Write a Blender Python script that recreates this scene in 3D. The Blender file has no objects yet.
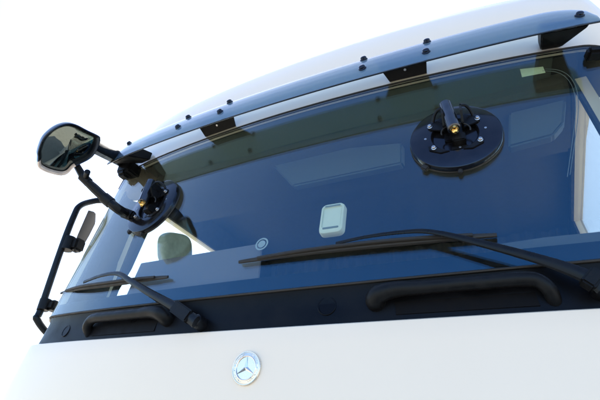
import bpy, bmesh, math, random
import numpy as np
from mathutils import Vector, Matrix

random.seed(4)
scene = bpy.context.scene
COL = scene.collection
ZB = 1.90                                   # height of the bonnet panel's top edge above the ground

# ------------------------------------------------------------------ camera
CAM = np.array([0.7773, -1.1639, -0.3733 + ZB])
YAW, PITCH, ROLL, FPX = 0.5114, 0.5454, 0.0913, 451.088
fw = np.array([-math.sin(YAW)*math.cos(PITCH), math.cos(YAW)*math.cos(PITCH), math.sin(PITCH)])
r0 = np.array([math.cos(YAW), math.sin(YAW), 0.0]); u0 = np.cross(r0, fw)
RT = math.cos(ROLL)*r0 + math.sin(ROLL)*u0
UP = -math.sin(ROLL)*r0 + math.cos(ROLL)*u0
cam_data = bpy.data.cameras.new('camera'); cam = bpy.data.objects.new('camera', cam_data); COL.objects.link(cam)
cam.matrix_world = Matrix(((RT[0], UP[0], -fw[0], CAM[0]), (RT[1], UP[1], -fw[1], CAM[1]), (RT[2], UP[2], -fw[2], CAM[2]), (0, 0, 0, 1)))
cam_data.sensor_width = 36.0; cam_data.sensor_fit = 'HORIZONTAL'; cam_data.lens = FPX/600*36
cam_data.clip_start = 0.02; cam_data.clip_end = 2000
scene.camera = cam

# ------------------------------------------------------------------ sky, sun, exposure
SUN_EL, SUN_AZ = math.radians(47), math.radians(-27)      # azimuth from +Y (behind the truck) towards +X
world = bpy.data.worlds.new('World'); scene.world = world; world.use_nodes = True
wn = world.node_tree; bg = wn.nodes['Background']
sky = wn.nodes.new('ShaderNodeTexSky'); sky.sky_type = 'NISHITA'; sky.sun_disc = False
sky.sun_elevation = SUN_EL; sky.sun_rotation = SUN_AZ
sky.air_density = 1.0; sky.dust_density = 1.3; sky.ozone_density = 3.0
wn.links.new(sky.outputs[0], bg.inputs[0]); bg.inputs[1].default_value = 0.15
sd = bpy.data.lights.new('sun', 'SUN'); sd.energy = 4.5; sd.angle = math.radians(0.53); sd.color = (1.0, 0.95, 0.88)
sun = bpy.data.objects.new('sun', sd); COL.objects.link(sun); sun.location = (0, 6, 12)
sv = Vector((math.sin(SUN_AZ)*math.cos(SUN_EL), math.cos(SUN_AZ)*math.cos(SUN_EL), math.sin(SUN_EL)))
sun.rotation_euler = sv.to_track_quat('Z', 'Y').to_euler()
vs = scene.view_settings
vs.view_transform = 'Standard'; vs.look = 'None'; vs.exposure = 1.55; vs.gamma = 1.0
scene.cycles.max_bounces = 14; scene.cycles.transparent_max_bounces = 24; scene.cycles.glossy_bounces = 8

# ------------------------------------------------------------------ materials
def nmat(name):
    m = bpy.data.materials.new(name); m.use_nodes = True
    return m, m.node_tree, m.node_tree.nodes['Principled BSDF']
def noise(nt, scale, detail=4, rough=0.55, stretch=None):
    tc = nt.nodes.new('ShaderNodeTexCoord'); n = nt.nodes.new('ShaderNodeTexNoise')
    n.inputs['Scale'].default_value = scale; n.inputs['Detail'].default_value = detail; n.inputs['Roughness'].default_value = rough
    if stretch:
        mp = nt.nodes.new('ShaderNodeMapping'); mp.inputs['Scale'].default_value = stretch
        nt.links.new(tc.outputs['Object'], mp.inputs[0]); nt.links.new(mp.outputs[0], n.inputs[0])
    else:
        nt.links.new(tc.outputs['Object'], n.inputs[0])
    return n
def ramp(nt, src, stops):
    r = nt.nodes.new('ShaderNodeValToRGB')
    while len(r.color_ramp.elements) < len(stops): r.color_ramp.elements.new(0.5)
    for e, (p, c) in zip(r.color_ramp.elements, stops):
        e.position = p; e.color = (*c, 1) if not isinstance(c, float) else (c, c, c, 1)
    nt.links.new(src, r.inputs[0]); return r
def solid(name, col, rough=0.5, metal=0.0, coat=0.0, var=0.12, scale=30, bump=0.0, bscale=200, spec=0.5, stretch=None, rvar=0.12, tint=(1, 1, 1)):
    m, nt, b = nmat(name); b.inputs['Specular Tint'].default_value = (*tint, 1)
    n = noise(nt, scale, stretch=stretch)
    lo = tuple(max(0, c*(1-var)) for c in col); hi = tuple(min(1, c*(1+var)) for c in col)
    nt.links.new(ramp(nt, n.outputs[0], [(0.3, lo), (0.7, hi)]).outputs[0], b.inputs['Base Color'])
    nt.links.new(ramp(nt, n.outputs[0], [(0.3, max(0.0, rough-rvar)), (0.75, min(1.0, rough+rvar))]).outputs[0], b.inputs['Roughness'])
    b.inputs['Metallic'].default_value = metal; b.inputs['Coat Weight'].default_value = coat
    b.inputs['Coat Roughness'].default_value = 0.08; b.inputs['Specular IOR Level'].default_value = spec
    if bump:
        n2 = noise(nt, bscale); bp = nt.nodes.new('ShaderNodeBump'); bp.inputs['Strength'].default_value = bump; bp.inputs['Distance'].default_value = 0.002
        nt.links.new(n2.outputs[0], bp.inputs['Height']); nt.links.new(bp.outputs[0], b.inputs['Normal'])
    return m
def sheet_glass(name, tint, r0, gloss=(1, 1, 1), rough=0.0, dust=0.0, dust_col=(0.5, 0.48, 0.44), streak=(1, 1, 0.35)):
    """thin transparent sheet: tinted see-through plus mirror reflection by Schlick's law, and a film of dust"""
    m = bpy.data.materials.new(name); m.use_nodes = True; nt = m.node_tree; nt.nodes.clear()
    out = nt.nodes.new('ShaderNodeOutputMaterial'); tr = nt.nodes.new('ShaderNodeBsdfTransparent'); gl = nt.nodes.new('ShaderNodeBsdfGlossy')
    tr.inputs[0].default_value = (*tint, 1); gl.inputs[0].default_value = (*gloss, 1); gl.inputs['Roughness'].default_value = rough
    ge = nt.nodes.new('ShaderNodeNewGeometry'); dt = nt.nodes.new('ShaderNodeVectorMath'); dt.operation = 'DOT_PRODUCT'
    nt.links.new(ge.outputs['Incoming'], dt.inputs[0]); nt.links.new(ge.outputs['Normal'], dt.inputs[1])
    def ma(op, a, bval=None):
        x = nt.nodes.new('ShaderNodeMath'); x.operation = op
        nt.links.new(a, x.inputs[0]) if not isinstance(a, float) else setattr(x.inputs[0], 'default_value', a)
        if bval is not None:
            nt.links.new(bval, x.inputs[1]) if not isinstance(bval, float) else setattr(x.inputs[1], 'default_value', bval)
        return x.outputs[0]
    c = ma('ABSOLUTE', dt.outputs['Value']); inv = ma('SUBTRACT', 1.0, c); p5 = ma('POWER', inv, 5.0)
    f = ma('ADD', ma('MULTIPLY', p5, 1-r0), r0)
    mx = nt.nodes.new('ShaderNodeMixShader'); nt.links.new(f, mx.inputs[0]); nt.links.new(tr.outputs[0], mx.inputs[1]); nt.links.new(gl.outputs[0], mx.inputs[2])
    gm = nt.nodes.new('ShaderNodeMix'); gm.data_type = 'RGBA'; gm.inputs[6].default_value = (*gloss, 1); gm.inputs[7].default_value = (1, 1, 1, 1)
    gf = nt.nodes.new('ShaderNodeMath'); gf.operation = 'MULTIPLY'; gf.use_clamp = True; gf.inputs[1].default_value = 8.0
    nt.links.new(ma('POWER', inv, 4.0), gf.inputs[0]); nt.links.new(gf.outputs[0], gm.inputs[0]); nt.links.new(gm.outputs[2], gl.inputs[0])
    last = mx
    if dust:
        df = nt.nodes.new('ShaderNodeBsdfDiffuse'); df.inputs[0].default_value = (*dust_col, 1)
        n = noise(nt, 3, 8, 0.7, stretch=streak); rr = ramp(nt, n.outputs[0], [(0.35, dust*0.25), (0.75, dust)])
        m2 = nt.nodes.new('ShaderNodeMixShader'); nt.links.new(rr.outputs[0], m2.inputs[0]); nt.links.new(mx.outputs[0], m2.inputs[1]); nt.links.new(df.outputs[0], m2.inputs[2]); last = m2
    nt.links.new(last.outputs[0], out.inputs[0]); return m

def visor_mat():
    """hazy smoked acrylic: some light straight through, some scattered on, a bluish hazy face and a gloss"""
    m = sheet_glass('smoked_acrylic', (0.66, 0.66, 0.44), 0.06, gloss=(0.38, 0.66, 1.0), rough=0.04); nt = m.node_tree
    tr = next(n for n in nt.nodes if n.type == 'BSDF_TRANSPARENT'); mx = next(n for n in nt.nodes if n.type == 'MIX_SHADER')
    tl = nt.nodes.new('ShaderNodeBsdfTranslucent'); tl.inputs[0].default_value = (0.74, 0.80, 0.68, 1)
    df = nt.nodes.new('ShaderNodeBsdfDiffuse'); df.inputs[0].default_value = (0.12, 0.27, 0.58, 1)  # blue diffuse stands in for the sky mirrored on the visor's face
    a = nt.nodes.new('ShaderNodeMixShader'); b = nt.nodes.new('ShaderNodeMixShader')
    n = noise(nt, 4, 5, 0.6, stretch=(1, 1, 3)); r = ramp(nt, n.outputs[0], [(0.3, 0.52), (0.7, 0.60)])
    nt.links.new(r.outputs[0], a.inputs[0]); nt.links.new(tr.outputs[0], a.inputs[1]); nt.links.new(tl.outputs[0], a.inputs[2])
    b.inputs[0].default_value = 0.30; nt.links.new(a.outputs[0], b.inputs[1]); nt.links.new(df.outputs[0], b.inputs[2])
    nt.links.new(b.outputs[0], mx.inputs[1]); return m

M = {}
def white_paint():
    m, nt, b = nmat('white_paint')
    n = noise(nt, 3.0, 6, 0.6, stretch=(1, 1, 0.5)); n2 = noise(nt, 60, 3)
    a = ramp(nt, n.outputs[0], [(0.3, (0.785, 0.705, 0.59)), (0.65, (0.79, 0.712, 0.597))])
    s = ramp(nt, n2.outputs[0], [(0.25, (0.995, 0.995, 0.99)), (0.6, (1.0, 1.0, 1.0))])
    mx = nt.nodes.new('ShaderNodeMix'); mx.data_type = 'RGBA'; mx.blend_type = 'MULTIPLY'; mx.inputs[0].default_value = 0.5
    nt.links.new(a.outputs[0], mx.inputs[6]); nt.links.new(s.outputs[0], mx.inputs[7]); vo = nt.nodes.new('ShaderNodeTexVoronoi'); vo.inputs['Scale'].default_value = 7.0; tc = nt.nodes.new('ShaderNodeTexCoord'); nt.links.new(tc.outputs['Object'], vo.inputs['Vector'])
    ch = ramp(nt, vo.outputs['Distance'], [(0.016, 0.22), (0.024, 1.0)]); m3 = nt.nodes.new('ShaderNodeMix'); m3.data_type = 'RGBA'; m3.blend_type = 'MULTIPLY'; m3.inputs[0].default_value = 0.8
    nt.links.new(mx.outputs[2], m3.inputs[6]); nt.links.new(ch.outputs[0], m3.inputs[7]); nt.links.new(m3.outputs[2], b.inputs['Base Color'])
    nt.links.new(ramp(nt, n.outputs[0], [(0.3, 0.36), (0.7, 0.34)]).outputs[0], b.inputs['Roughness'])
    b.inputs['Coat Weight'].default_value = 0.35; b.inputs['Coat Roughness'].default_value = 0.06
    n3 = noise(nt, 350, 2); bp = nt.nodes.new('ShaderNodeBump'); bp.inputs['Strength'].default_value = 0.006; bp.inputs['Distance'].default_value = 0.001
    nt.links.new(n3.outputs[0], bp.inputs['Height']); nt.links.new(bp.outputs[0], b.inputs['Normal'])
    return m
M['white'] = white_paint()
M['plastic'] = solid('black_plastic', (0.006, 0.006, 0.0065), 0.42, bump=0.25, bscale=420, var=0.3, spec=0.18, tint=(0.7, 0.85, 1.0))
M['strip'] = solid('cowl_plastic', (0.0045, 0.005, 0.0065), 0.36, spec=0.12, tint=(0.5, 0.7, 1.0), var=0.35, scale=9, bump=0.15, bscale=300)
M['gloss_black'] = solid('gloss_black', (0.006, 0.006, 0.0075), 0.14, coat=0.0, var=0.3, rvar=0.05, tint=(0.45, 0.65, 1.0))
M['rubber'] = solid('rubber', (0.008, 0.008, 0.008), 0.62, var=0.3, bump=0.2)
M['frit'] = solid('frit', (0.004, 0.004, 0.005), 0.5, spec=0.1)
M['paint_black'] = solid('satin_black_metal', (0.006, 0.006, 0.007), 0.34, spec=0.22, tint=(0.6, 0.8, 1.0), var=0.25)
M['bracket'] = solid('bracket_black', (0.003, 0.003, 0.004), 0.5, spec=0.15, var=0.3)
M['chrome'] = solid('chrome', (0.80, 0.78, 0.74), 0.12, metal=1.0, var=0.05, rvar=0.05)
M['satin'] = solid('satin_silver', (0.72, 0.69, 0.63), 0.24, metal=0.85, var=0.06)
M['zinc'] = solid('zinc', (0.45, 0.46, 0.48), 0.32, metal=1.0, var=0.1, scale=200)
M['brass'] = solid('brass', (0.80, 0.56, 0.20), 0.22, metal=1.0, var=0.15, scale=120)
M['gunmetal'] = solid('gunmetal', (0.08, 0.09, 0.11), 0.16, metal=0.9, var=0.15)
M['mirror'] = solid('mirror_silver', (0.17, 0.20, 0.19), 0.02, metal=1.0, var=0.02, rvar=0.01)
M['screen'] = sheet_glass('windscreen_glass', (0.90, 0.94, 0.90), 0.080, gloss=(0.15, 0.56, 1.0), dust=0.010, streak=(7, 7, 0.45))
M['side_glass'] = sheet_glass('side_glass', (0.95, 0.96, 0.94), 0.04)
M['visor'] = visor_mat()
M['dash'] = solid('dash_grey', (0.035, 0.036, 0.042), 0.6, var=0.1, bump=0.3, bscale=500)
M['liner'] = solid('headliner', (0.06, 0.058, 0.048), 0.9, var=0.06)
M['trim'] = solid('header_trim_cloth', (0.075, 0.088, 0.078), 0.9, var=0.06)  # olive tone imitating the visor's reflection along the top of the glass
M['curtain'] = solid('curtain_cloth', (0.035, 0.037, 0.042), 0.9, var=0.2, scale=12, stretch=(6, 6, 0.3))
M['hood'] = solid('hood_grey', (0.07, 0.075, 0.085), 0.6, var=0.15, scale=14)
M['inner'] = solid('inner_trim', (0.022, 0.023, 0.026), 0.8, var=0.1)
M['light_trim'] = solid('light_trim', (0.085, 0.10, 0.105), 0.7, var=0.05)
M['seat'] = solid('seat_cloth', (0.08, 0.11, 0.11), 0.9, var=0.2, scale=80)
M['cushion'] = solid('cushion_cloth', (0.55, 0.65, 0.63), 0.85, var=0.12, scale=40)
M['folder'] = solid('grey_folder', (0.15, 0.14, 0.17), 0.7, var=0.06, scale=8)
M['ivory'] = solid('ivory_plastic', (0.74, 0.77, 0.68), 0.45, var=0.03)
M['ivory_dark'] = solid('grey_plastic', (0.20, 0.23, 0.22), 0.5, var=0.05)
M['sticker'] = solid('pale_green_print', (0.50, 0.58, 0.42), 0.6, var=0.08, scale=60)
M['wire'] = solid('wire', (0.14, 0.16, 0.16), 0.6)
M['pale'] = solid('pale_film', (0.36, 0.42, 0.45), 0.6, var=0.1)
M['rim'] = solid('wheel_steel', (0.45, 0.45, 0.46), 0.45, metal=0.6)
M['tyre'] = solid('tyre_rubber', (0.02, 0.02, 0.02), 0.85, bump=0.4)
M['lamp'] = solid('lamp_lens', (0.6, 0.62, 0.64), 0.1, coat=1.0)
M['rim_pale'] = solid('pale_rim', (0.55, 0.46, 0.40), 0.25, coat=0.5, var=0.2, scale=25)
M['shell'] = solid('mirror_shell', (0.045, 0.045, 0.047), 0.4, bump=0.2, bscale=400)
def ground_mat():
    m, nt, b = nmat('yard_concrete')
    n = noise(nt, 1.2, 8, 0.65); n2 = noise(nt, 40, 5)
    a = ramp(nt, n.outputs[0], [(0.3, (0.36, 0.315, 0.24)), (0.7, (0.47, 0.41, 0.315))]); c = ramp(nt, n2.outputs[0], [(0.3, 0.75), (0.7, 1.0)])
    mx = nt.nodes.new('ShaderNodeMix'); mx.data_type = 'RGBA'; mx.blend_type = 'MULTIPLY'; mx.inputs[0].default_value = 1
    nt.links.new(a.outputs[0], mx.inputs[6]); nt.links.new(c.outputs[0], mx.inputs[7]); nt.links.new(mx.outputs[2], b.inputs['Base Color'])
    b.inputs['Roughness'].default_value = 0.9
    bp = nt.nodes.new('ShaderNodeBump'); bp.inputs['Strength'].default_value = 0.4; nt.links.new(n2.outputs[0], bp.inputs['Height']); nt.links.new(bp.outputs[0], b.inputs['Normal'])
    return m
M['ground'] = ground_mat()

# ------------------------------------------------------------------ mesh helpers
def link(name, bm, mat, parent=None, smooth=True, angle=35):
    me = bpy.data.meshes.new(name)
    bmesh.ops.recalc_face_normals(bm, faces=bm.faces)
    for f in bm.faces: f.smooth = smooth
    if smooth:
        lim = math.radians(angle)
        for e in bm.edges:
            if len(e.link_faces) == 2 and e.calc_face_angle(0) > lim: e.smooth = False
    bm.to_mesh(me); bm.free()
    o = bpy.data.objects.new(name, me); COL.objects.link(o); me.materials.append(M[mat])
    if parent: o.parent = parent
    return o
def tag(o, label, cat, group=None):
    o['label'] = label; o['category'] = cat
    if group: o['group'] = group
    return o
def V(p): return Vector((float(p[0]), float(p[1]), float(p[2])))
def grid(bm, P, closed_u=False):
    """P[i][j] points -> quads"""
    vs_ = [[bm.verts.new(V(p)) for p in row] for row in P]
    n = len(vs_)
    for i in range(n if closed_u else n-1):
        a, b = vs_[i], vs_[(i+1) % n]
        for j in range(len(a)-1):
            try: bm.faces.new((a[j], a[j+1], b[j+1], b[j]))
            except ValueError: pass
    return vs_
def slab(bm, F, B):
    """closed sheet between a front grid F and a back grid B of the same size"""
    f = grid(bm, F); b = grid(bm, B); n, m = len(f), len(f[0])
    for i in range(n-1):
        bm.faces.new((f[i][0], f[i+1][0], b[i+1][0], b[i][0])); bm.faces.new((f[i][m-1], b[i][m-1], b[i+1][m-1], f[i+1][m-1]))
    for j in range(m-1):
        bm.faces.new((f[0][j], b[0][j], b[0][j+1], f[0][j+1])); bm.faces.new((f[n-1][j], f[n-1][j+1], b[n-1][j+1], b[n-1][j]))
def hull(bm, pts, bevel=0.0, seg=2):
    b2 = bmesh.new()
    for p in pts: b2.verts.new(V(p))
    bmesh.ops.convex_hull(b2, input=b2.verts)
    bmesh.ops.dissolve_limit(b2, angle_limit=0.02, verts=b2.verts, edges=b2.edges)
    if bevel: bmesh.ops.bevel(b2, geom=b2.edges[:] , offset=bevel, segments=seg, affect='EDGES', clamp_overlap=True)
    merge(bm, b2)
def merge(bm, b2):
    me = bpy.data.meshes.new('tmp'); b2.to_mesh(me); b2.free(); bm.from_mesh(me); bpy.data.meshes.remove(me)
def box(bm, c, s, bevel=0.0, seg=2, rot=None):
    pts = []
    for i in (-.5, .5):
        for j in (-.5, .5):
            for k in (-.5, .5):
                v = Vector((i*s[0], j*s[1], k*s[2]))
                if rot is not None: v = rot @ v
                pts.append(v + V(c))
    hull(bm, pts, bevel, seg)
def tube(bm, pts, rad, seg=12, cap=True, flat=None):
    """swept tube; rad a number or a list; flat=(a,b) for an elliptic section with a along the frame's side"""
    pts = [V(p) for p in pts]; n = len(pts)
    rads = rad if isinstance(rad, (list, tuple)) else [rad]*n
    rings = []; ref = None
    for i, p in enumerate(pts):
        t = (pts[min(i+1, n-1)] - pts[max(i-1, 0)]).normalized()
        if ref is None:
            ref = t.orthogonal().normalized() if flat is None else (V(flat[2]) - t*V(flat[2]).dot(t)).normalized()
        else: ref = (ref - t*ref.dot(t)).normalized()
        s = t.cross(ref)
        fa, fb = (1, 1) if flat is None else flat[:2]
        rings.append([bm.verts.new(p + (ref*math.cos(a)*fa + s*math.sin(a)*fb)*rads[i]) for a in [2*math.pi*k/seg for k in range(seg)]])
    for a, b in zip(rings, rings[1:]):
        for k in range(seg): bm.faces.new((a[k], a[(k+1) % seg], b[(k+1) % seg], b[k]))
    if cap: bm.faces.new(rings[0][::-1]); bm.faces.new(rings[-1])
def curve(pts, n=8):
    """Catmull-Rom through the points"""
    pts = [V(p) for p in pts]; out = []
    for i in range(len(pts)-1):
        p0, p1, p2, p3 = pts[max(i-1, 0)], pts[i], pts[i+1], pts[min(i+2, len(pts)-1)]
        for k in range(n):
            t = k/n
            out.append(0.5*((2*p1) + (p2-p0)*t + (2*p0-5*p1+4*p2-p3)*t*t + (3*p1-p0-3*p2+p3)*t**3))
    out.append(pts[-1]); return out
def lathe(bm, prof, o, ax, seg=40, start=None):
    """prof: list of (r, h) turned about axis ax through o"""
    ax = V(ax).normalized(); a0 = ax.orthogonal().normalized() if start is None else V(start); b0 = ax.cross(a0); o = V(o)
    rings = []
    for r, h in prof:
        if r < 1e-6: rings.append([bm.verts.new(o + ax*h)])
        else: rings.append([bm.verts.new(o + ax*h + (a0*math.cos(2*math.pi*k/seg) + b0*math.sin(2*math.pi*k/seg))*r) for k in range(seg)])
    for a, b in zip(rings, rings[1:]):
        if len(a) == 1 and len(b) == 1: continue
        for k in range(seg):
            q = (k+1) % seg
            if len(a) == 1: bm.faces.new((a[0], b[q], b[k]))
            elif len(b) == 1: bm.faces.new((a[k], a[q], b[0]))
            else: bm.faces.new((a[k], a[q], b[q], b[k]))

# ------------------------------------------------------------------ the cab's surface
BOW, COR, RAKE, ZG, GH, STR = 0.0706, 0.0140, 0.1453, 0.1197, 0.9118, 0.0148
QP, QB, QT, QV = 0.0187, 0.0246, 0.0028, 0.0255
TR = math.tan(RAKE)
XC, RC = 1.16, 0.15
_sl = 2*BOW*XC + 8*COR/1.2*(XC/1.2)**7; TH0 = math.atan(_sl); YC = BOW*XC**2 + COR*(XC/1.2)**8
ARC = RC*(math.pi/2 - TH0); SARC = XC + ARC
XS = XC + RC*(1 - math.sin(TH0)); YS = YC + RC*math.cos(TH0)
def plan(s):
    """plan outline: x, y and outward normal for signed position s along the front and round the corner"""
    sg = 1 if s >= 0 else -1; a = abs(s)
    if a <= XC:
        y = BOW*a*a + COR*(a/1.2)**8; d = 2*BOW*a + 8*COR/1.2*(a/1.2)**7; th = math.atan(d); x = a
    elif a <= SARC:
        th = TH0 + (a-XC)/RC; x = XC + RC*(math.sin(th)-math.sin(TH0)); y = YC + RC*(math.cos(TH0)-math.cos(th))
    else:
        th = math.pi/2; x = XS; y = YS + (a-SARC)
    return sg*x, y, sg*math.sin(th), -math.cos(th)
ROOF = [(1.045, 0.0), (1.18, 0.018), (1.33, 0.045), (1.46, 0.085), (1.56, 0.14), (1.63, 0.22), (1.68, 0.34), (1.71, 0.50), (1.73, 0.75)]
def sb(z):
    if z <= 0: return 0.0
    if z <= ZG: return STR*z/ZG
    return STR + (z-ZG)*TR
def widen(z):
    if z >= ZG: return 1.0 + 0.014*max(0.0, (0.9-z)/0.78)
    return 1.042 + 0.22*min(0.2, -z) if z <= 0 else 1.042 - 0.028*z/ZG
def surf(s, z, off=0.0):
    x, y, nx, ny = plan(s); k = widen(z)
    if abs(s) > SARC: x -= math.copysign(min(0.15, (abs(s)-SARC)*0.9)*max(0.0, min(1.0, z/0.5)), s)
    return np.array([x*k + nx*off, y + sb(z) + ny*off, z + ZB])
def normal(s, z):
    e = 1e-3; du = surf(s+e, z) - surf(s-e, z); dv = surf(s, z+e) - surf(s, z-e)
    n = np.cross(du, dv); return n/np.linalg.norm(n)
def project(P):
    d = np.asarray(P) - CAM; return 300 + FPX*(d@RT)/(d@fw), 200 - FPX*(d@UP)/(d@fw)
def ray(u, v):
    d = fw + RT*(u-300)/FPX - UP*(v-200)/FPX; return d/np.linalg.norm(d)
def on_plane(u, v, axis, val):
    d = ray(u, v); return CAM + d*(val-CAM[axis])/d[axis]
_S = np.linspace(-1.3, 1.3, 131); _Z = np.linspace(-0.4, 1.1, 76)
_G = np.array([[project(surf(s, z)) for z in _Z] for s in _S])
def pick(u, v, off=0.0):
    """where a photo pixel meets the cab's front: s, z (off = metres in front of the skin)"""
    i, j = np.unravel_index(np.argmin((_G[:, :, 0]-u)**2 + (_G[:, :, 1]-v)**2), _G.shape[:2])
    x = np.array([_S[i], _Z[j]])
    for _ in range(25):
        f = np.array(project(surf(x[0], x[1], off))) - (u, v); e = 1e-4
        J = np.stack([(np.array(project(surf(x[0]+e, x[1], off))) - (u, v) - f)/e, (np.array(project(surf(x[0], x[1]+e, off))) - (u, v) - f)/e], 1)
        st = np.linalg.lstsq(J + 1e-3*np.eye(2), -f, rcond=None)[0]; x = x + np.clip(st, -0.05, 0.05)
        x[0] = min(1.3, max(-1.3, x[0]))
    return float(x[0]), float(x[1])
def at(u, v, off=0.0):
    s, z = pick(u, v, off); return surf(s, z, off)

# ------------------------------------------------------------------ ground
bm = bmesh.new(); bmesh.ops.create_grid(bm, x_segments=8, y_segments=8, size=400)
g = link('ground', bm, 'ground', smooth=False); g['kind'] = 'structure'

# ------------------------------------------------------------------ truck
truck = bpy.data.objects.new('truck', None); COL.objects.link(truck); truck.location = (0, 0, 0)
tag(truck, 'white truck cab with tinted sun visor above its windscreen and black cowl below', 'truck')
SMAX, RCOR = 1.205, 0.11
def ztop(s):
    a = abs(s); d = 0
    if a > SMAX-RCOR: d = RCOR - math.sqrt(max(0, RCOR**2 - (a-(SMAX-RCOR))**2))
    return ZG + GH + QT*s*s - d
def zbot(s): return ZG + QB*min(abs(s), 1.2)**2
def zpan(s): return QP*min(abs(s), 1.2)**2
def srange(a, b, n): return list(np.linspace(a, b, n))
CORN = [SMAX-RCOR + RCOR*math.sin(t) for t in np.linspace(0, math.pi/2, 12)]
SG = sorted(set([round(x, 5) for x in [-c for c in CORN] + srange(-(SMAX-RCOR), SMAX-RCOR, 61) + CORN]))

# front panel with rolled top edge
bm = bmesh.new()
SP = srange(-SARC-0.25, SARC+0.25, 141)
rows = []
for zz, off in ((-0.52, -0.03), (-0.52, 0.0), (-0.5, 0.004), (-0.35, 0.006), (-0.2, 0.004), (-0.06, 0.001), (-0.012, 0.0), (-0.004, -0.002), (-0.001, -0.006), (0.0, -0.012), (-0.002, -0.05)):
    rows.append([surf(s, zz, off) + (0, 0, zpan(s) if zz > -0.1 else zpan(s)*(zz+0.52)/0.42) for s in SP])
grid(bm, rows); link('front_panel', bm, 'white', truck)
# black cowl strip between panel and glass
bm = bmesh.new(); rows = []
for t, off in ((-0.25, -0.022), (0.0, -0.020), (0.35, -0.017), (0.8, -0.013), (0.93, -0.006), (0.985, -0.004)):
    rows.append([surf(s, zpan(s) + (zbot(s)-zpan(s))*t, off) for s in SP])
grid(bm, rows); cowl = link('cowl_strip', bm, 'strip', truck)
# rubber seal at the foot of the glass and round its edge
def glass_edge(off, grow=0.0):
    pts = [surf(s, ztop(s)+grow, off) for s in SG]
    return pts
bm = bmesh.new(); tube(bm, [surf(s, zbot(s)-0.001, -0.001) for s in SG], 0.0045, 8); link('lower_seal', bm, 'rubber', truck)
bm = bmesh.new(); tube(bm, glass_edge(-0.001, 0.003), 0.0042, 8); link('upper_seal', bm, 'rubber', truck)
# windscreen
def glass_rows(off):
    out = []
    for s in SG:
        a, b = zbot(s)+0.004, ztop(s)
        out.append([surf(s, a + (b-a)*t, off) for t in np.linspace(0, 1, 25)])
    return out
bm = bmesh.new(); slab(bm, glass_rows(0.0), glass_rows(-0.006)); screen = link('windscreen', bm, 'screen', truck)
# black printed borders on the inside of the glass
bm = bmesh.new()
slab(bm, [[surf(s, zbot(s)+h, -0.0075) for h in (0.004, 0.02, 0.04, 0.058)] for s in SG], [[surf(s, zbot(s)+h, -0.0095) for h in (0.004, 0.02, 0.04, 0.058)] for s in SG])
link('printed_border', bm, 'frit', screen)
bm = bmesh.new()
slab(bm, [[surf(s, ztop(s)-h, -0.0075) for h in (0.0, 0.003, 0.006)] for s in SG], [[surf(s, ztop(s)-h, -0.0095) for h in (0.0, 0.003, 0.006)] for s in SG])
link('printed_border', bm, 'frit', screen)
# header and roof shell
bm = bmesh.new()
SR = [-(SARC+1.6), -(SARC+0.9), -(SARC+0.4), -(SARC+0.15)] + [-x for x in srange(SARC, SMAX, 8)[:-1]] + SG + srange(SMAX, SARC, 8)[1:] + [SARC+0.15, SARC+0.4, SARC+0.9, SARC+1.6]
SR = sorted(set(round(x, 5) for x in SR))
rows = []
def roof_pt(s, z, back):
    """upper skin: the plan drawn in by `back` in front and a little at the sides"""
    x, y, nx, ny = plan(s)
    if abs(s) > SARC: x -= math.copysign(min(0.15, (abs(s)-SARC)*0.9), s)
    return np.array([x*(1 - 0.28*back*(abs(x)/XS)**2), min(y + sb(1.045) + back, YS + 1.66), z + ZB])
def lowz(s): return ztop(s) + 0.006 if abs(s) <= SMAX else (ztop(SMAX) + 0.006 if abs(s) <= SARC else min(1.02, ztop(SMAX) + 0.006 + (abs(s)-SARC)*2.0))
rows.append([surf(s, lowz(s), -0.03) for s in SR]); rows.append([surf(s, lowz(s), -0.004) for s in SR])
rows.append([surf(s, lowz(s)+0.003, 0.001) for s in SR])
rows.append([surf(s, lowz(s) + (1.045-lowz(s))*0.6, 0.001) for s in SR])
for z, b in ROOF: rows.append([roof_pt(s, z, b) for s in SR])
rr = grid(bm, rows)
last = rr[-1]; bm.faces.new(last); bm.faces.new([r[0] for r in rr[3:]] + [r[-1] for r in rr[:2:-1]])
link('roof', bm, 'white', truck, angle=50)
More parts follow.
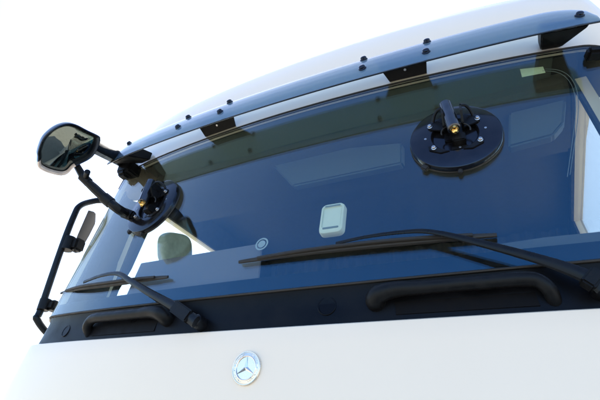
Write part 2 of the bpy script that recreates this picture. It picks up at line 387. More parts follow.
# pillars and door sides below the header
for sgn in (-1, 1):
    bm = bmesh.new()
    cols = [sgn*x for x in srange(SMAX+0.004, SARC+0.12, 12)]
    zz = lambda s: [zbot(s)-0.01 + (ztop(SMAX)+0.006-zbot(s)+0.01)*t for t in np.linspace(0, 1, 14)]
    slab(bm, [[surf(s, z, 0.0) for z in zz(s)] for s in cols], [[surf(s, z, -0.035) for z in zz(s)] for s in cols])
    pil = link('pillar', bm, 'white', truck)
    bm = bmesh.new()
    slab(bm, [[surf(s, z, -0.037) for z in zz(s)] for s in cols], [[surf(s, z, -0.045) for z in zz(s)] for s in cols])
    link('pillar_lining', bm, 'inner', pil)
    # door skin with a window opening
    y0, y1, w0, w1, za, zb_ = YS+0.12, YS+1.62, 0.42, 1.55, 0.16, (1.0 if sgn > 0 else 0.885)
    def sx(z): return sgn*(XS - 0.04 - 0.12*max(0.0, min(1.0, (z-za)/0.85)))     # the side leans in above the waist
    def plate(bmx, ya, yb, zc, zd, d0, d1):
        hull(bmx, [(sx(z) - sgn*d, yy, z+ZB) for d in (d0, d1) for yy in (ya, yb) for z in (zc, zd)])
    Y0 = y0+STR
    RECT = ((Y0, w0, za, 1.02), (w1, y1, za, 1.02), (w0, w1, zb_, 1.02), (Y0, y1, -0.9, za))
    bm = bmesh.new()
    for q in RECT: plate(bm, *q, 0.0, 0.04)
    door = link('door', bm, 'white', truck, smooth=False)
    bm = bmesh.new()
    for ya, yb, zc, zd in RECT: plate(bm, ya, min(yb, y1-0.06), max(zc, -0.6), zd if zd < 1 else 1.05, 0.042, 0.054)
    link('door_lining', bm, 'inner', door, smooth=False)
    bm = bmesh.new(); plate(bm, w0-0.004, w1+0.004, za-0.004, zb_+0.004, 0.018, 0.023); link('door_window', bm, 'side_glass', door, smooth=False)
    bm = bmesh.new(); box(bm, (sx(0) + sgn*0.015, 1.25, 0.02+ZB), (0.03, 0.2, 0.03), 0.008); link('door_handle', bm, 'plastic', door)
# back of the cab
bm = bmesh.new(); box(bm, (0, YS+1.64, 0.13+ZB), (2*XS-0.36, 0.04, 1.8), 0.005); link('rear_wall', bm, 'white', truck)
# lower front: grille, bumper, lamps, wheels, frame
bm = bmesh.new()
rows = [[surf(s, z, -0.06) for s in SP] for z in (-0.50, -0.8, -1.12)]; grid(bm, rows); grille = link('grille', bm, 'plastic', truck)
for k in range(5):
    bm = bmesh.new(); S2 = srange(-0.95, 0.95, 30); zc = -0.58 - 0.11*k
    slab(bm, [[surf(s, zc+h, 0.0) for h in (-0.035, 0.035)] for s in S2], [[surf(s, zc+h, -0.05) for h in (-0.02, 0.02)] for s in S2]); link('slat', bm, 'white', grille)
bm = bmesh.new()
slab(bm, [[surf(s, z, o) for z, o in ((-1.10, 0.01), (-1.16, 0.04), (-1.4, 0.05), (-1.5, 0.02))] for s in SP], [[surf(s, z, -0.08) for z in (-1.10, -1.16, -1.4, -1.5)] for s in SP]); bumper = link('bumper', bm, 'white', truck)
for sgn in (-1, 1):
    bm = bmesh.new(); S2 = [sgn*a for a in srange(0.72, 1.05, 8)]
    slab(bm, [[surf(s, z, 0.058) for z in (-1.36, -1.2)] for s in S2], [[surf(s, z, 0.03) for z in (-1.36, -1.2)] for s in S2]); link('headlight', bm, 'lamp', bumper)
bm = bmesh.new(); box(bm, (0, 1.1, -1.0+ZB), (0.9, 1.6, 0.25), 0.02); box(bm, (0, 1.15, -1.4+ZB), (2.0, 0.12, 0.12), 0.02); link('chassis', bm, 'plastic', truck)
for sgn in (-1, 1):
    bm = bmesh.new(); lathe(bm, [(0.29, -0.14), (0.45, -0.15), (0.5, -0.1), (0.5, 0.1), (0.45, 0.15), (0.29, 0.14)], (sgn*1.05, 1.15, 0.5), (1, 0, 0), 48); wheel = link('wheel', bm, 'tyre', truck)
    bm = bmesh.new(); lathe(bm, [(0.3, 0.13), (0.27, 0.10), (0.2, 0.02), (0.12, 0.05), (0.1, 0.1), (0, 0.1)], (sgn*1.05, 1.15, 0.5), (sgn, 0, 0), 40); link('rim', bm, 'rim', wheel)

# ---- inside of the cab
bm = bmesh.new(); box(bm, (0, 1.12, 1.085+ZB), (2.2, 1.66, 0.03), 0.01); link('headliner', bm, 'liner', truck)
bm = bmesh.new(); box(bm, (0, YS+1.55, 0.37+ZB), (2.24, 0.05, 1.44), 0.01); link('rear_lining', bm, 'inner', truck)
bm = bmesh.new(); box(bm, (0, 1.0, -0.65+ZB), (2.3, 1.6, 0.04), 0.01); link('cab_floor', bm, 'inner', truck)
bm = bmesh.new()
SD = srange(-1.12, 1.12, 40)
rows = [[surf(s, z, o) for s in SD] for z, o in ((-0.3, -0.06), (0.10, -0.05), (0.16, -0.055), (0.185, -0.075), (0.19, -0.12), (0.18, -0.3), (0.14, -0.5), (-0.2, -0.55))]
grid(bm, rows); dash = link('dashboard', bm, 'dash', truck)
# overhead storage shelf under the headliner
bm = bmesh.new()
hull(bm, [(x, y, z+ZB) for x in (-1.05, 1.05) for (y, z) in ((0.36, 1.06), (0.36, 0.98), (0.42, 0.94), (0.75, 0.93), (0.75, 1.06))], 0.015); shelf = link('overhead_shelf', bm, 'liner', truck)
A = [on_plane(u, v, 1, 0.40) for u, v in ((262, 154), (292, 186), (402, 163), (402, 142))]
bm = bmesh.new(); hull(bm, [p + (0, dy, 0) for p in A for dy in (0, 0.05)], 0.008); link('storage_door', bm, 'light_trim', shelf)
A = [on_plane(u, v, 1, 0.40) for u, v in ((509, 112), (566, 98), (564, 122), (553, 135), (508, 147))]
bm = bmesh.new(); hull(bm, [p + (0, dy, 0) for p in A for dy in (0, 0.05)], 0.008); link('storage_door', bm, 'light_trim', shelf)
bm = bmesh.new(); S3 = srange(-1.02, 1.02, 30)
slab(bm, [[surf(q, 1.055 - 0.03*t, -0.05 - 0.15*t) for t in (0, 0.5, 1)] for q in S3], [[surf(q, 1.066, -0.05 - 0.15*t) for t in (0, 0.5, 1)] for q in S3]); link('header_trim', bm, 'trim', truck)  # added strip that brightens the band where the glass mirrors the visor
bm = bmesh.new(); XW = srange(-1.05, 1.05, 240)
fold = [0.022*math.sin(x*31 + 2*math.sin(x*5)) + 0.012*math.sin(x*73+1) for x in XW]
slab(bm, [[(x, YS+1.47+f*q, z+ZB) for z, q in ((-0.25, 1.3), (0.4, 1.0), (1.05, 0.7))] for x, f in zip(XW, fold)], [[(x, YS+1.475+f*q, z+ZB) for z, q in ((-0.25, 1.3), (0.4, 1.0), (1.05, 0.7))] for x, f in zip(XW, fold)]); link('rear_curtain', bm, 'curtain', truck)
A = [at(u, v, -0.05) for u, v in ((497, 244), (545, 237), (604, 231), (606, 250), (500, 262))]; nh = normal(*pick(550, 245))
bm = bmesh.new(); hull(bm, A + [p - nh*0.25 for p in A], 0.006); link('instrument_hood', bm, 'hood', dash)
# seats, steering wheel
def seat(x):
    bm = bmesh.new()
    box(bm, (x, 1.0, -0.15+ZB), (0.5, 0.5, 0.16), 0.05, 3)
    R = Matrix.Rotation(math.radians(-10), 3, 'X')
    box(bm, (x, 1.3, 0.22+ZB), (0.48, 0.13, 0.72), 0.05, 3, R); s_ = link('seat', bm, 'seat', truck)
    bm = bmesh.new(); box(bm, (x, 1.36, 0.68+ZB), (0.28, 0.1, 0.2), 0.045, 3, R); link('headrest', bm, 'seat', s_)
    bm = bmesh.new(); box(bm, (x, 1.0, -0.44+ZB), (0.42, 0.42, 0.42), 0.02); link('seat_base', bm, 'plastic', s_)
seat(-0.62); seat(0.62)
bm = bmesh.new(); R = Matrix.Rotation(math.radians(35), 3, 'X'); c = Vector((0.62, 0.72, 0.10+ZB))
ring = [c + R @ Vector((0.22*math.cos(a), 0.22*math.sin(a), 0)) for a in np.linspace(0, 2*math.pi, 41)]
tube(bm, ring, 0.014, 8, False); box(bm, c, (0.14, 0.12, 0.05), 0.02, 2, R); box(bm, c, (0.42, 0.03, 0.02), 0.006, 2, R)
tube(bm, [c, c + R @ Vector((0, 0, -0.3))], 0.03, 10); link('steering_wheel', bm, 'rubber', truck)

# ---- cowl details: grab handles, round caps
def grab_handle(sgn):
    a, b = 0.375, 0.80                       # inner (thick) and outer end
    zc = lambda s: zpan(s) + (zbot(s)-zpan(s))*0.66
    bm = bmesh.new()
    S2 = [sgn*x for x in srange(a+0.05, b-0.03, 16)]
    slab(bm, [[surf(s, zpan(s)+h, -0.0155) for h in (0.018, 0.055)] for s in S2], [[surf(s, zpan(s)+h, -0.03) for h in (0.018, 0.055)] for s in S2])
    rec = link('handle_recess', bm, 'frit', cowl)
    bm = bmesh.new()
    pts = [surf(sgn*a, zc(a)-0.022, -0.03), surf(sgn*a, zc(a)-0.018, -0.004), surf(sgn*(a+0.015), zc(a)-0.008, 0.012), surf(sgn*(a+0.06), zc(a)+0.002, 0.016)]
    pts += [surf(sgn*x, zc(x), 0.016) for x in srange(a+0.12, b-0.06, 8)]
    pts += [surf(sgn*(b-0.02), zc(b)-0.006, 0.012), surf(sgn*b, zc(b)-0.03, 0.002), surf(sgn*(b+0.005), zc(b)-0.055, -0.03)]
    n = len(pts); rad = [0.029, 0.029, 0.027, 0.023] + [0.0195]*(n-7) + [0.0195, 0.019, 0.018]
    cp = curve(pts, 5); rr_ = [float(np.interp(i/(len(cp)-1)*(n-1), range(n), rad)) for i in range(len(cp))]
    tube(bm, cp, rr_, 14); link('grab_handle', bm, 'plastic', cowl)
grab_handle(-1); grab_handle(1)
for u, v, r in ((327, 306, 0.030), (66, 331, 0.026)):
    s, z = pick(u, v, -0.016); o = surf(s, z, -0.0165); n = normal(s, z)
    bm = bmesh.new(); lathe(bm, [(r, 0.0), (r, 0.0015), (r*0.95, 0.0026), (r*0.86, 0.0026), (r*0.82, 0.0012), (0, 0.0012)], o, n, 36); link('cap', bm, 'strip', cowl)

# ---- wipers
def wiper(pivot, arm_px, blade_px, arm_r):
    s, z = pick(*pivot, 0.015); o = surf(s, z, -0.02); n = normal(s, z)
    bm = bmesh.new(); lathe(bm, [(0.024, 0), (0.024, 0.03), (0.021, 0.04), (0.012, 0.046), (0, 0.047)], o, n, 24)
    pts = [at(u, v, off) for u, v, off in arm_px]
    m_ = len(pts); cp = curve(pts, 6)
    rr_ = [float(np.interp(i/(len(cp)-1)*(m_-1), range(m_), arm_r)) for i in range(len(cp))]
    tube(bm, cp, rr_, 10, True, (1.0, 0.55, (0, 0, 1)))
    w = link('wiper', bm, 'paint_black', truck)
    d_ = (V(pts[1])-V(pts[0])).normalized(); q_ = d_.cross(V(n)).normalized(); Rm = Matrix((d_, q_, d_.cross(q_))).transposed()
    bm = bmesh.new(); box(bm, V(pts[1])*0.75 + V(pts[0])*0.25, ((V(pts[1])-V(pts[0])).length*0.9, arm_r[0]*2.1, arm_r[0]*1.5), 0.005, 2, Rm); link('hinge', bm, 'plastic', w)
    bp_ = [at(u, v, 0.014) for u, v in blade_px]; bc = curve(bp_, 10); k = len(bc)
    bm = bmesh.new(); tube(bm, bc, [0.005 + 0.006*math.sin(math.pi*min(1, max(0, (i+0.6)/k))) for i in range(k)], 8, True, (1.2, 0.8, (0, 0, 1)))
    link('wiper_blade', bm, 'rubber', w)
    bc2 = curve([at(u, v, 0.006) for u, v in blade_px], 10); bm = bmesh.new(); tube(bm, bc2, 0.0045, 6, True, (0.6, 1.1, (0, 0, 1))); link('rubber_lip', bm, 'rubber', w)
    # levers that carry the blade
    bm = bmesh.new(); L = len(bc)
    up = [Vector(bc[i]) + V(n)*0.012*(1 - abs(2*i/(L-1)-1)**2) + V(n)*0.003 for i in range(int(L*0.12), int(L*0.88))]
    tube(bm, up, 0.006, 6, True, (1.0, 0.7, (0, 0, 1)))
    for f in (0.2, 0.42, 0.58, 0.8): box(bm, bc[int(L*f)], (0.022, 0.016, 0.016), 0.003)
    link('blade_carrier', bm, 'rubber', w)
wiper((196, 322), [(196, 322, 0.03), (178, 309, 0.035), (150, 293, 0.04), (129, 280, 0.042), (117, 273.5, 0.04), (100, 276, 0.034), (84, 282, 0.022)],
      [(50, 295), (80, 288), (110, 284), (140, 280), (168, 277)], [0.021, 0.018, 0.014, 0.0115, 0.0095, 0.008, 0.0075])
wiper((604, 288), [(604, 287, 0.03), (588, 277, 0.035), (545, 261, 0.042), (480, 243, 0.044), (432, 232, 0.042), (404, 232, 0.038), (365, 237, 0.034), (336, 243.5, 0.022)],
      [(239, 262), (300, 253), (370, 245), (440, 239), (497, 235)], [0.024, 0.020, 0.015, 0.0115, 0.0085, 0.007, 0.006, 0.006])

# ---- sun visor with bolts and brackets
VZ, VOFF = 0.9473, 0.1379
VPROF = [(0.0, 0.0), (0.04, 0.006), (0.08, 0.018), (0.12, 0.034), (0.148, 0.047), (0.168, 0.058)]
SV_END = 1.125
def visor_pt(s, k, off=0.0):
    dz, dy = VPROF[k] if isinstance(k, int) else [float(np.interp(k, range(len(VPROF)), [q[i] for q in VPROF])) for i in (0, 1)]
    a = abs(s); e = 1.0 if a < SV_END-0.16 else 0.30 + 0.70*math.sqrt(max(0, 1-((a-(SV_END-0.16))/0.16)**2))
    x, y, nx, ny = plan(s)
    o = VOFF + off
    return np.array([x + nx*o*0.6, y + STR + (VZ-ZG)*TR - o + dy*e, VZ + QV*x*x + dz*e + ZB])
SV = srange(-SV_END, SV_END, 121)
bm = bmesh.new(); KS = list(np.linspace(0, len(VPROF)-1, 19))
slab(bm, [[visor_pt(s, k, 0.0) for k in KS] for s in SV], [[visor_pt(s, k, -0.004) for k in KS] for s in SV])
visor = link('sun_visor', bm, 'visor', truck)
bm = bmesh.new(); tube(bm, [visor_pt(s, 0.0, -0.002) for s in SV], 0.0035, 8); link('edge_trim', bm, 'gloss_black', visor)
def visor_bolt(u, v):
    best = None
    for s in np.linspace(-1.115, 1.115, 239):
        for k in np.linspace(0.3, 4.75, 46):
            q = project(visor_pt(s, float(k))); d = (q[0]-u)**2 + (q[1]-v)**2
            if best is None or d < best[0]: best = (d, s, float(k))
    _, s, k = best; o = visor_pt(s, k); e = 0.02
    n = np.cross(visor_pt(s+e, k) - visor_pt(s-e, k), visor_pt(s, min(5.0, k+0.2)) - visor_pt(s, k-0.2)); n = n/np.linalg.norm(n)
    if n[1] > 0: n = -n
    bm = bmesh.new(); lathe(bm, [(0, -0.012), (0.009, -0.012), (0.009, -0.006), (0.005, -0.006), (0.005, 0.0), (0.016, 0.0), (0.016, 0.003), (0.0128, 0.005), (0.0122, 0.011), (0.008, 0.0145), (0, 0.0155)], o, n, 20)
    link('bolt', bm, 'gloss_black', visor)
    return s, k
for u, v in ((129, 143), (178, 127), (187, 115.5), (220, 112), (228.5, 101), (362, 68.5), (363, 58), (426.5, 52), (426, 42), (580, 15.5)):
    visor_bolt(u, v)
for a, b, c_, d in ((-0.57, -0.335, -0.55, -0.36), (0.365, 0.575, 0.41, 0.56)):
    top = [visor_pt(a, 4.4, -0.010), visor_pt(b, 4.4, -0.010)]; low = [surf(c_, 1.052, 0.0), surf(d, 1.052, 0.0)]
    nn = np.cross(top[1]-top[0], low[0]-top[0]); nn = nn/np.linalg.norm(nn); nn = nn if nn[2] < 0 else -nn
    lip = [low[0] + nn*0.004 + (0, -0.004, -0.002), low[1] + nn*0.004 + (0, -0.004, -0.002)]
    bm = bmesh.new(); hull(bm, top + low + [q + nn*0.004 for q in top] + lip); br = link('bracket', bm, 'bracket', visor, smooth=False)
    bm = bmesh.new(); lathe(bm, [(0, 0.005), (0.005, 0.005), (0.007, 0.001), (0.007, -0.002), (0, -0.002)], (top[0]*0.17 + top[1]*0.17 + low[0]*0.33 + low[1]*0.33) + nn*0.005, nn, 12); link('screw', bm, 'zinc', visor)
for sgn in (-1, 1):
    pts = []
    for s in (0.955, 1.095):
        for k in (0.2, 2.2): pts.append(visor_pt(sgn*s, k, -0.010))
        pts.append(visor_pt(sgn*s, 0.2, -0.02))
    for s in (0.97, 1.04):
        pts += [surf(sgn*s, 1.045, 0.025), surf(sgn*s, 1.048, 0.002), surf(sgn*s, 1.10, 0.004)]
    bm = bmesh.new(); hull(bm, pts, 0.004); link('bracket', bm, 'bracket', visor)

# ---- front mirror on the cab's far corner
MC = CAM + ray(70, 148)*2.30
TG = np.array([-0.35, 0.04, 0.25+ZB]); mn = (TG-MC)/np.linalg.norm(TG-MC) - ray(70, 148); mn /= np.linalg.norm(mn)
def mir(u, v):
    d = ray(u, v); return CAM + d*((MC-CAM)@mn)/(d@mn)
OUT = [(0, 275), (0, 240), (20, 210), (70, 140), (110, 95), (160, 62), (215, 47), (265, 55), (330, 88), (392, 118), (402, 135), (398, 165), (375, 215), (345, 250), (300, 275), (250, 300), (215, 335), (180, 346), (120, 335), (70, 315), (45, 292)]
OUT = [(max(x, 44), y) for x, y in OUT]
def closed_curve(px, n=4):
    out = []; L = len(px)
    for i in range(L):
        p0, p1, p2, p3 = [np.array(px[(i+q) % L], float) for q in (-1, 0, 1, 2)]
        for k in range(n):
            t = k/n; out.append(0.5*(2*p1 + (p2-p0)*t + (2*p0-5*p1+4*p2-p3)*t*t + (3*p1-p0-3*p2+p3)*t**3))
    return out
loop = [mir(30 + x/5.71, 115 + y/5.71) for x, y in closed_curve(OUT[1:])]
cen = np.mean(loop, 0)
def ringof(sc, h, shift=0): return [cen + (p-cen)*sc + mn*h for p in loop]
bm = bmesh.new()
grid(bm, list(map(list, zip(*[ringof(0.84, -0.022), ringof(0.90, -0.004), ringof(0.97, 0.004), ringof(1.0, 0.0), ringof(1.0, -0.02), ringof(0.96, -0.045), ringof(0.85, -0.07), ringof(0.62, -0.09), ringof(0.3, -0.10), ringof(0.02, -0.102)]))), closed_u=True)
fm = link('front_mirror', bm, 'gloss_black', truck)
bm = bmesh.new()
gl = [[cen + (p-cen)*sc + mn*(-0.026 + 0.030*(1-sc*sc)) for sc in (0.86, 0.75, 0.6, 0.45, 0.3, 0.15, 0.01)] for p in loop]
grid(bm, gl, closed_u=True); link('mirror_glass', bm, 'mirror', fm)
lo_ = [k for k, (x, y) in enumerate(closed_curve(OUT[1:])) if y > 262 and x < 262]
bm = bmesh.new(); slab(bm, [[cen + (loop[k]-cen)*f + mn*h for f, h in ((1.003, 0.001), (0.97, 0.0065), (0.91, 0.003), (0.87, -0.012))] for k in lo_], [[cen + (loop[k]-cen)*f + mn*h for f, h in ((1.001, -0.012), (0.97, -0.01), (0.91, -0.008), (0.87, -0.016))] for k in lo_])
link('lower_rim', bm, 'rim_pale', fm)
# upper arm: box section from the mirror to the mount on the cab corner
m0 = at(128, 163, 0.02); mn = mn/np.linalg.norm(mn); m1 = mir(93, 146) - mn*0.055
bm = bmesh.new(); tube(bm, [m1 + (m1-m0)*0.02, m1, (m0+m1)/2, m0, m0 + (m0-m1)*0.3], [0.034, 0.036, 0.038, 0.040, 0.042], 8, True, (1.1, 0.8, (0, 0, 1))); link('upper_arm', bm, 'plastic', fm)
bm = bmesh.new(); box(bm, surf(-1.115, 1.015, 0.02), (0.10, 0.09, 0.07), 0.01); box(bm, surf(-1.125, 0.99, 0.03), (0.06, 0.06, 0.06), 0.012); link('mirror_mount', bm, 'plastic', truck)
bm = bmesh.new(); box(bm, at(603, 53, 0.012), (0.11, 0.05, 0.035), 0.01, 2, Matrix.Rotation(0.3, 3, 'Z')); link('mirror_mount', bm, 'plastic', truck)
lowpts = [mir(78, 166) - mn*0.04, CAM + ray(85, 179)*2.30, CAM + ray(95, 189)*2.27, CAM + ray(107, 200)*2.24, CAM + ray(118, 209)*2.21, at(127, 214, 0.04), at(135, 217, 0.012)]
bm = bmesh.new(); tube(bm, curve(lowpts, 5), [0.015 + 0.007*min(1, i/10) for i in range(5*6+1)], 10); link('lower_arm', bm, 'plastic', fm)
for q, r in ((1, 0.022), (3, 0.026), (5, 0.025)):
    d = (V(lowpts[q+1])-V(lowpts[q])).normalized(); bm = bmesh.new(); tube(bm, [V(lowpts[q]) - d*0.02, V(lowpts[q]) + d*0.025], r, 12)
    if q == 1: tube(bm, [V(lowpts[1]), V(lowpts[1]) + Vector((0.05, -0.032, 0.008))], 0.013, 12)
    link('clamp', bm, 'plastic', fm)

# ---- side mirror and its tube
TX = -1.385
tp = [np.array([-1.24, 0.40, 0.93+ZB]), on_plane(104, 200.5, 0, TX+0.03), on_plane(92, 201.5, 0, TX), on_plane(80, 206, 0, TX), on_plane(74, 216, 0, TX), on_plane(62, 247, 0, TX), on_plane(41, 309, 0, TX), on_plane(37.5, 320, 0, TX+0.005), np.array([-1.34, 0.30, 0.10+ZB]), np.array([-1.24, 0.42, 0.10+ZB])]
bm = bmesh.new(); tube(bm, curve(tp, 8), 0.017, 14); sm = link('side_mirror', bm, 'paint_black', truck)
poly = [(88, 209), (95, 211), (94.5, 222), (88, 235), (81, 247), (73, 253), (72, 247), (77, 234)]
bm = bmesh.new(); P0 = [on_plane(u, v, 0, TX+0.05) for u, v in poly]
cm = np.mean(P0, 0)
hull(bm, [p + (dx, 0, 0) for p in P0 for dx in (0.0,)] + [cm + (p-cm)*0.95 + (-0.004, 0.018, 0.0) for p in P0], 0.006); link('mirror_housing', bm, 'shell', sm)
for (u, v), (sx, sz) in (((68, 244), (0.05, 0.075)), ((44, 305), (0.045, 0.055))):
    bm = bmesh.new(); c0 = on_plane(u, v, 0, TX+0.01); tube(bm, [c0 + (0.004, -0.0, -sz/2), c0 + (0, 0, sz/2)], sx*0.62, 14); box(bm, c0 + (0.035, 0.03, 0), (0.06, 0.06, sz*0.9), 0.01); link('clamp', bm, 'plastic', sm)

# ---- round badge on the panel
bo = surf(0.0, -0.12, 0.004); bn = normal(0.0, -0.12); bx = Vector((1, 0, 0)); bz = Vector((0, 0, 1)); bnv = V(bn); BR = 0.0486
bm = bmesh.new(); lathe(bm, [(BR, -0.006), (BR, 0.004), (BR*0.97, 0.0065), (BR*0.93, 0.0065), (BR*0.91, 0.005), (BR*0.72, 0.006), (BR*0.70, 0.0045), (0, 0.0045)], bo, bn, 64); badge = link('round_badge', bm, 'satin', truck, angle=25)
bm = bmesh.new()
ringp = [V(bo) + (bx*math.cos(a) + bz*math.sin(a))*BR*0.70 + bnv*0.006 for a in np.linspace(0, 2*math.pi, 57)]
tube(bm, ringp, 0.0018, 8, False); link('ring', bm, 'chrome', badge)
bm = bmesh.new(); cv = V(bo) + bnv*0.0095
for k in range(3):
    a = math.pi/2 + k*2*math.pi/3; d = bx*math.cos(a) + bz*math.sin(a)
    tip = V(bo) + d*BR*0.70 + bnv*0.006
    e1 = V(bo) + (bx*math.cos(a+math.pi/3) + bz*math.sin(a+math.pi/3))*BR*0.13 + bnv*0.0046
    e2 = V(bo) + (bx*math.cos(a-math.pi/3) + bz*math.sin(a-math.pi/3))*BR*0.13 + bnv*0.0046
    v_ = [bm.verts.new(q) for q in (cv, tip, e1, e2)]
    bm.faces.new((v_[0], v_[1], v_[2])); bm.faces.new((v_[0], v_[3], v_[1])); bm.faces.new((v_[2], v_[1], v_[3]))
link('star', bm, 'chrome', badge, smooth=False)
bm = bmesh.new()
for k in range(36):
    a = 2*math.pi*k/36
    if abs(math.sin(a) - 1) < 0.06 or abs(math.sin(a)+1) < 0.06: continue
    d = bx*math.cos(a) + bz*math.sin(a); t_ = -bx*math.sin(a) + bz*math.cos(a)
    q = V(bo) + d*BR*0.81 + bnv*0.0056
    lf = (t_*0.0032*(1 if math.cos(a) > 0 else -1) + d*0.0012*(1 if k % 2 else -1))
    vv = [bm.verts.new(x) for x in (q-lf, q + d*0.0013 + bnv*0.0008, q+lf, q - d*0.0013 + bnv*0.0008)]
    bm.faces.new(vv)
lw = link('leaf_wreath', bm, 'chrome', badge, smooth=False); lw['kind'] = 'stuff'

# ---- printed bits on the glass
def sticker_on(pxs, name, mat, off, th, par):
    P = [at(u, v, off) for u, v in pxs]; n = normal(*pick(*pxs[0]))
    bm = bmesh.new(); hull(bm, P + [p - n*th for p in P]); return link(name, bm, mat, par, smooth=False)
st = sticker_on([(520, 69), (543, 66.5), (545.5, 72.5), (522, 77)], 'sticker', 'sticker', -0.008, 0.001, screen)
for d in (0, 3.0):
    bm = bmesh.new(); tube(bm, curve([at(u - d*0.9, v + d*0.6, -0.008) for u, v in ((545, 69), (558, 70), (568, 75), (575, 85), (578, 98), (578, 115), (575, 140), (570, 175))], 6), 0.0011, 6); link('aerial_wire', bm, 'wire', screen)
s_, z_ = pick(260.5, 243); o = surf(s_, z_, -0.008); n = normal(s_, z_)
bm = bmesh.new(); lathe(bm, [(0.026, 0), (0.026, -0.001), (0.020, -0.001), (0.020, 0), (0.026, 0)], o, n, 36)
lathe(bm, [(0.0, 0), (0.015, 0), (0.015, -0.001), (0.0, -0.001)], o + n*0.0, n, 30); link('round_sticker', bm, 'pale', screen)

# ------------------------------------------------------------------ suction discs on the outside of the glass
def lift_disc(u, v, label):
    s, z = pick(u, v, 0.018); o = V(surf(s, z, 0.0)); n = V(normal(s, z))
    a = V(surf(s+0.02, z) - surf(s-0.02, z)).normalized(); b = n.cross(a).normalized()
    root = bpy.data.objects.new('suction_disc', None); COL.objects.link(root); root.location = o
    root.rotation_euler = Matrix((a, b, n)).transposed().to_euler()
    tag(root, label, 'suction disc', 'suction discs on the windscreen'); R = 0.150
    Z = (0, 0, 1)
    bm = bmesh.new(); lathe(bm, [(0, 0.001), (R*0.97, 0.001), (R, 0.006), (R, 0.018), (R*0.985, 0.024), (R*0.96, 0.026), (R*0.52, 0.029), (R*0.50, 0.027), (R*0.47, 0.014), (0, 0.012)], (0, 0, 0), Z, 72)
    link('disc', bm, 'gloss_black', root, angle=30)
    bm = bmesh.new(); lathe(bm, [(R*1.0, 0.0005), (R*1.012, 0.0005), (R*1.018, 0.004), (R*1.005, 0.007), (R*1.0, 0.0065)], (0, 0, 0), Z, 72); link('rubber_lip', bm, 'rubber', root)
    # carrier plate with raised shoulders
    bm = bmesh.new()
    for sx in (-1, 1):
        out = [(0.030, 0.020), (0.078, 0.036), (0.086, 0.05), (0.080, 0.066), (0.060, 0.074), (0.040, 0.086), (0.026, 0.084)]
        low = [(sx*x, y, 0.028) for x, y in out]; top = [(sx*x, y, 0.034) for x, y in out]; hull(bm, low + top, 0.002)
        hull(bm, [(sx*0.026, 0.016, 0.012), (sx*0.034, 0.016, 0.012), (sx*0.026, 0.016, 0.060), (sx*0.034, 0.016, 0.060), (sx*0.026, 0.088, 0.012), (sx*0.034, 0.088, 0.012), (sx*0.026, 0.086, 0.080), (sx*0.034, 0.086, 0.080), (sx*0.026, 0.05, 0.088), (sx*0.034, 0.05, 0.088)], 0.003)
        tube(bm, curve([(sx*0.03, 0.088, 0.075), (sx*0.045, 0.094, 0.066), (sx*0.058, 0.088, 0.050), (sx*0.066, 0.074, 0.033)], 5), 0.0055, 8)
        hull(bm, [(sx*x, y, h) for x, y in ((0.02, -0.078), (0.075, -0.046), (0.088, -0.040), (0.086, -0.062), (0.05, -0.082)) for h in (0.028, 0.033)], 0.0015)
    hull(bm, [(x, y, h) for x in (-0.034, 0.034) for y in (-0.02, 0.085) for h in (0.012, 0.022)], 0.003)
    link('carrier', bm, 'paint_black', root)
    # pump cylinder with end cap
    bm = bmesh.new(); c0 = Vector((-0.018, 0.118, 0.066)); ax = Vector((0.020, -0.140, 0.006)); L = ax.length
    lathe(bm, [(0, 0), (0.018, 0.0), (0.0215, 0.003), (0.0215, L-0.003), (0.018, L), (0, L)], c0, ax, 32); cyl = link('pump_cylinder', bm, 'gunmetal', root)
    bm = bmesh.new(); lathe(bm, [(0, -0.006), (0.011, -0.006), (0.013, -0.003), (0.013, 0.001), (0, 0.001)], c0, ax, 24); link('end_cap', bm, 'zinc', cyl)
    # brass valve and the block beneath it
    bm = bmesh.new(); e = c0 + ax; axn = ax.normalized()
    lathe(bm, [(0, 0), (0.0145, 0), (0.0145, 0.006), (0.010, 0.007), (0.010, 0.015), (0.006, 0.020), (0, 0.020)], e, axn, 6); box(bm, e + axn*0.008 + Vector((0.0, 0, 0.012)), (0.009, 0.012, 0.016), 0.002); link('brass_valve', bm, 'brass', root, angle=20)
    bm = bmesh.new(); box(bm, (0.012, -0.036, 0.030), (0.042, 0.036, 0.044), 0.004); box(bm, (0.012, -0.062, 0.018), (0.052, 0.018, 0.014), 0.002); link('valve_block', bm, 'plastic', root)
    bm = bmesh.new(); ringq = [Vector((0.005 + 0.046*math.cos(t), -0.004 + 0.030*math.sin(t), 0.046 + 0.006*math.sin(t))) for t in np.linspace(-0.25, math.pi+0.25, 25)]
    tube(bm, ringq, 0.0028, 8); link('hose', bm, 'rubber', root)
    for x, y in ((-0.078, 0.052), (0.078, 0.052), (-0.070, -0.056), (0.076, -0.052)):
        bm = bmesh.new(); lathe(bm, [(0, 0.0), (0.0088, 0.0), (0.0088, 0.002), (0.0066, 0.003), (0.0066, 0.008), (0.005, 0.0095), (0, 0.0095)], (x, y, 0.033), Z, 12); link('bolt', bm, 'zinc', root)
    for x, y in ((-0.096, 0.0), (0.098, 0.006), (0.012, -0.062)):
        bm = bmesh.new(); lathe(bm, [(0, 0), (0.0042, 0), (0.0042, 0.002), (0, 0.003)], (x, y, 0.0275 if abs(x) > 0.05 else 0.025), Z, 10); link('screw', bm, 'zinc', root)
    # release tabs on the rim
    for t, r_ in ((-2.3, 0.012), (-1.55, 0.007)):
        bm = bmesh.new(); d = Vector((math.cos(t), math.sin(t), 0)); box(bm, d*(R+0.006) + Vector((0, 0, 0.010)), (r_*2, 0.022, 0.014), 0.003, 2, Matrix.Rotation(t - math.pi/2, 3, 'Z')); link('release_tab', bm, 'rubber', root)
    return root
lift_disc(152.5, 206.5, 'round black suction disc with brass valve at the mirror arm, nearest the mirror')
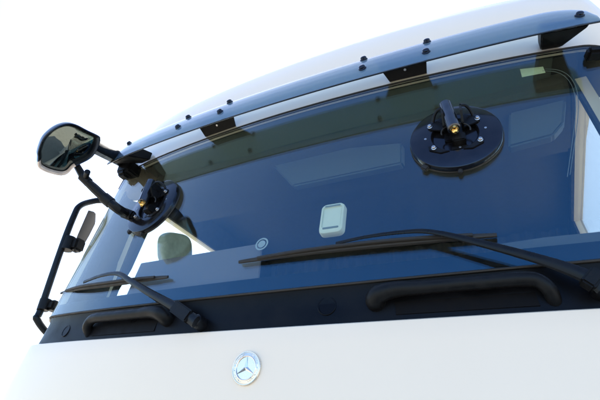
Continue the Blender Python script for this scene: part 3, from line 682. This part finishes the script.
lift_disc(455, 137, 'round black suction disc with brass valve below the pale green sticker, far from the mirror')

# ------------------------------------------------------------------ things behind the glass
# pale toll box stuck to the inside of the glass
s_, z_ = pick(333.5, 220, -0.03); o = V(surf(s_, z_, -0.008)); n = V(normal(s_, z_))
a = V(surf(s_+0.02, z_) - surf(s_-0.02, z_)).normalized(); b = n.cross(a).normalized()
dev = bpy.data.objects.new('toll_box', None); COL.objects.link(dev); dev.location = o - n*0.034
dev.rotation_euler = Matrix((a, b, n)).transposed().to_euler()
tag(dev, 'small ivory plastic box with a recessed front stuck inside the windscreen', 'toll box')
def rrect(w, h, r, z, dx=0, dy=0, n_=6):
    out = []
    for cx, cy, a0 in ((w/2-r, h/2-r, 0), (-w/2+r, h/2-r, 90), (-w/2+r, -h/2+r, 180), (w/2-r, -h/2+r, 270)):
        for k in range(n_+1):
            t = math.radians(a0 + 90*k/n_); out.append((dx + cx + r*math.cos(t), dy + cy + r*math.sin(t), z))
    return out
W, H = 0.088, 0.128
bm = bmesh.new()
prof = [rrect(W*0.9, H*0.92, 0.015, 0.0), rrect(W, H, 0.02, 0.006), rrect(W, H, 0.02, 0.022), rrect(W*0.95, H*0.96, 0.019, 0.029), rrect(W*0.84, H*0.90, 0.014, 0.031), rrect(W*0.80, H*0.70, 0.008, 0.031, 0, 0.006), rrect(W*0.77, H*0.68, 0.006, 0.024, 0, 0.006)]
r_ = grid(bm, list(map(list, zip(*prof))), closed_u=True); bm.faces.new([q[-1] for q in r_]); bm.faces.new([q[0] for q in r_][::-1])
link('case', bm, 'ivory', dev)
for y, h in ((0.052, 0.006), (-0.043, 0.008)):
    bm = bmesh.new(); hull(bm, rrect(W*0.66, h, h*0.45, 0.0305, 0, y) + rrect(W*0.66, h, h*0.45, 0.0318, 0, y)); link('grip_bar', bm, 'ivory_dark', dev)
bm = bmesh.new(); hull(bm, rrect(W*0.72, H*0.62, 0.005, 0.0235, 0, 0.006) + rrect(W*0.72, H*0.62, 0.005, 0.0255, 0, 0.006)); link('front_plate', bm, 'ivory', dev)
# grey folder leaning behind the lower glass
pf = [at(u, v, -0.03) for u, v in ((141, 263), (262, 243), (258, 284), (124, 300))]
nf = normal(*pick(200, 270))
bm = bmesh.new(); hull(bm, pf + [p - nf*0.008 for p in pf], 0.002); fo = link('grey_folder', bm, 'folder', None); tag(fo, 'grey folder leaning against the inside of the windscreen above the shorter wiper', 'folder')
# padded shape by the far side window
cc = np.array([-1.045, 0.64, 0.70+ZB]); bm = bmesh.new(); bmesh.ops.create_icosphere(bm, subdivisions=4, radius=1.0)
for v_ in bm.verts:
    q = [math.copysign(abs(c)**0.6, c) for c in v_.co]; v_.co = Matrix.Rotation(0.35, 3, 'X') @ Vector((q[0]*0.04, q[1]*0.13, q[2]*0.10)) + V(cc)
cu = link('cushion', bm, 'cushion', None); tag(cu, 'grey-green cushion against the far side window, seen under the disc nearest the mirror', 'cushion')
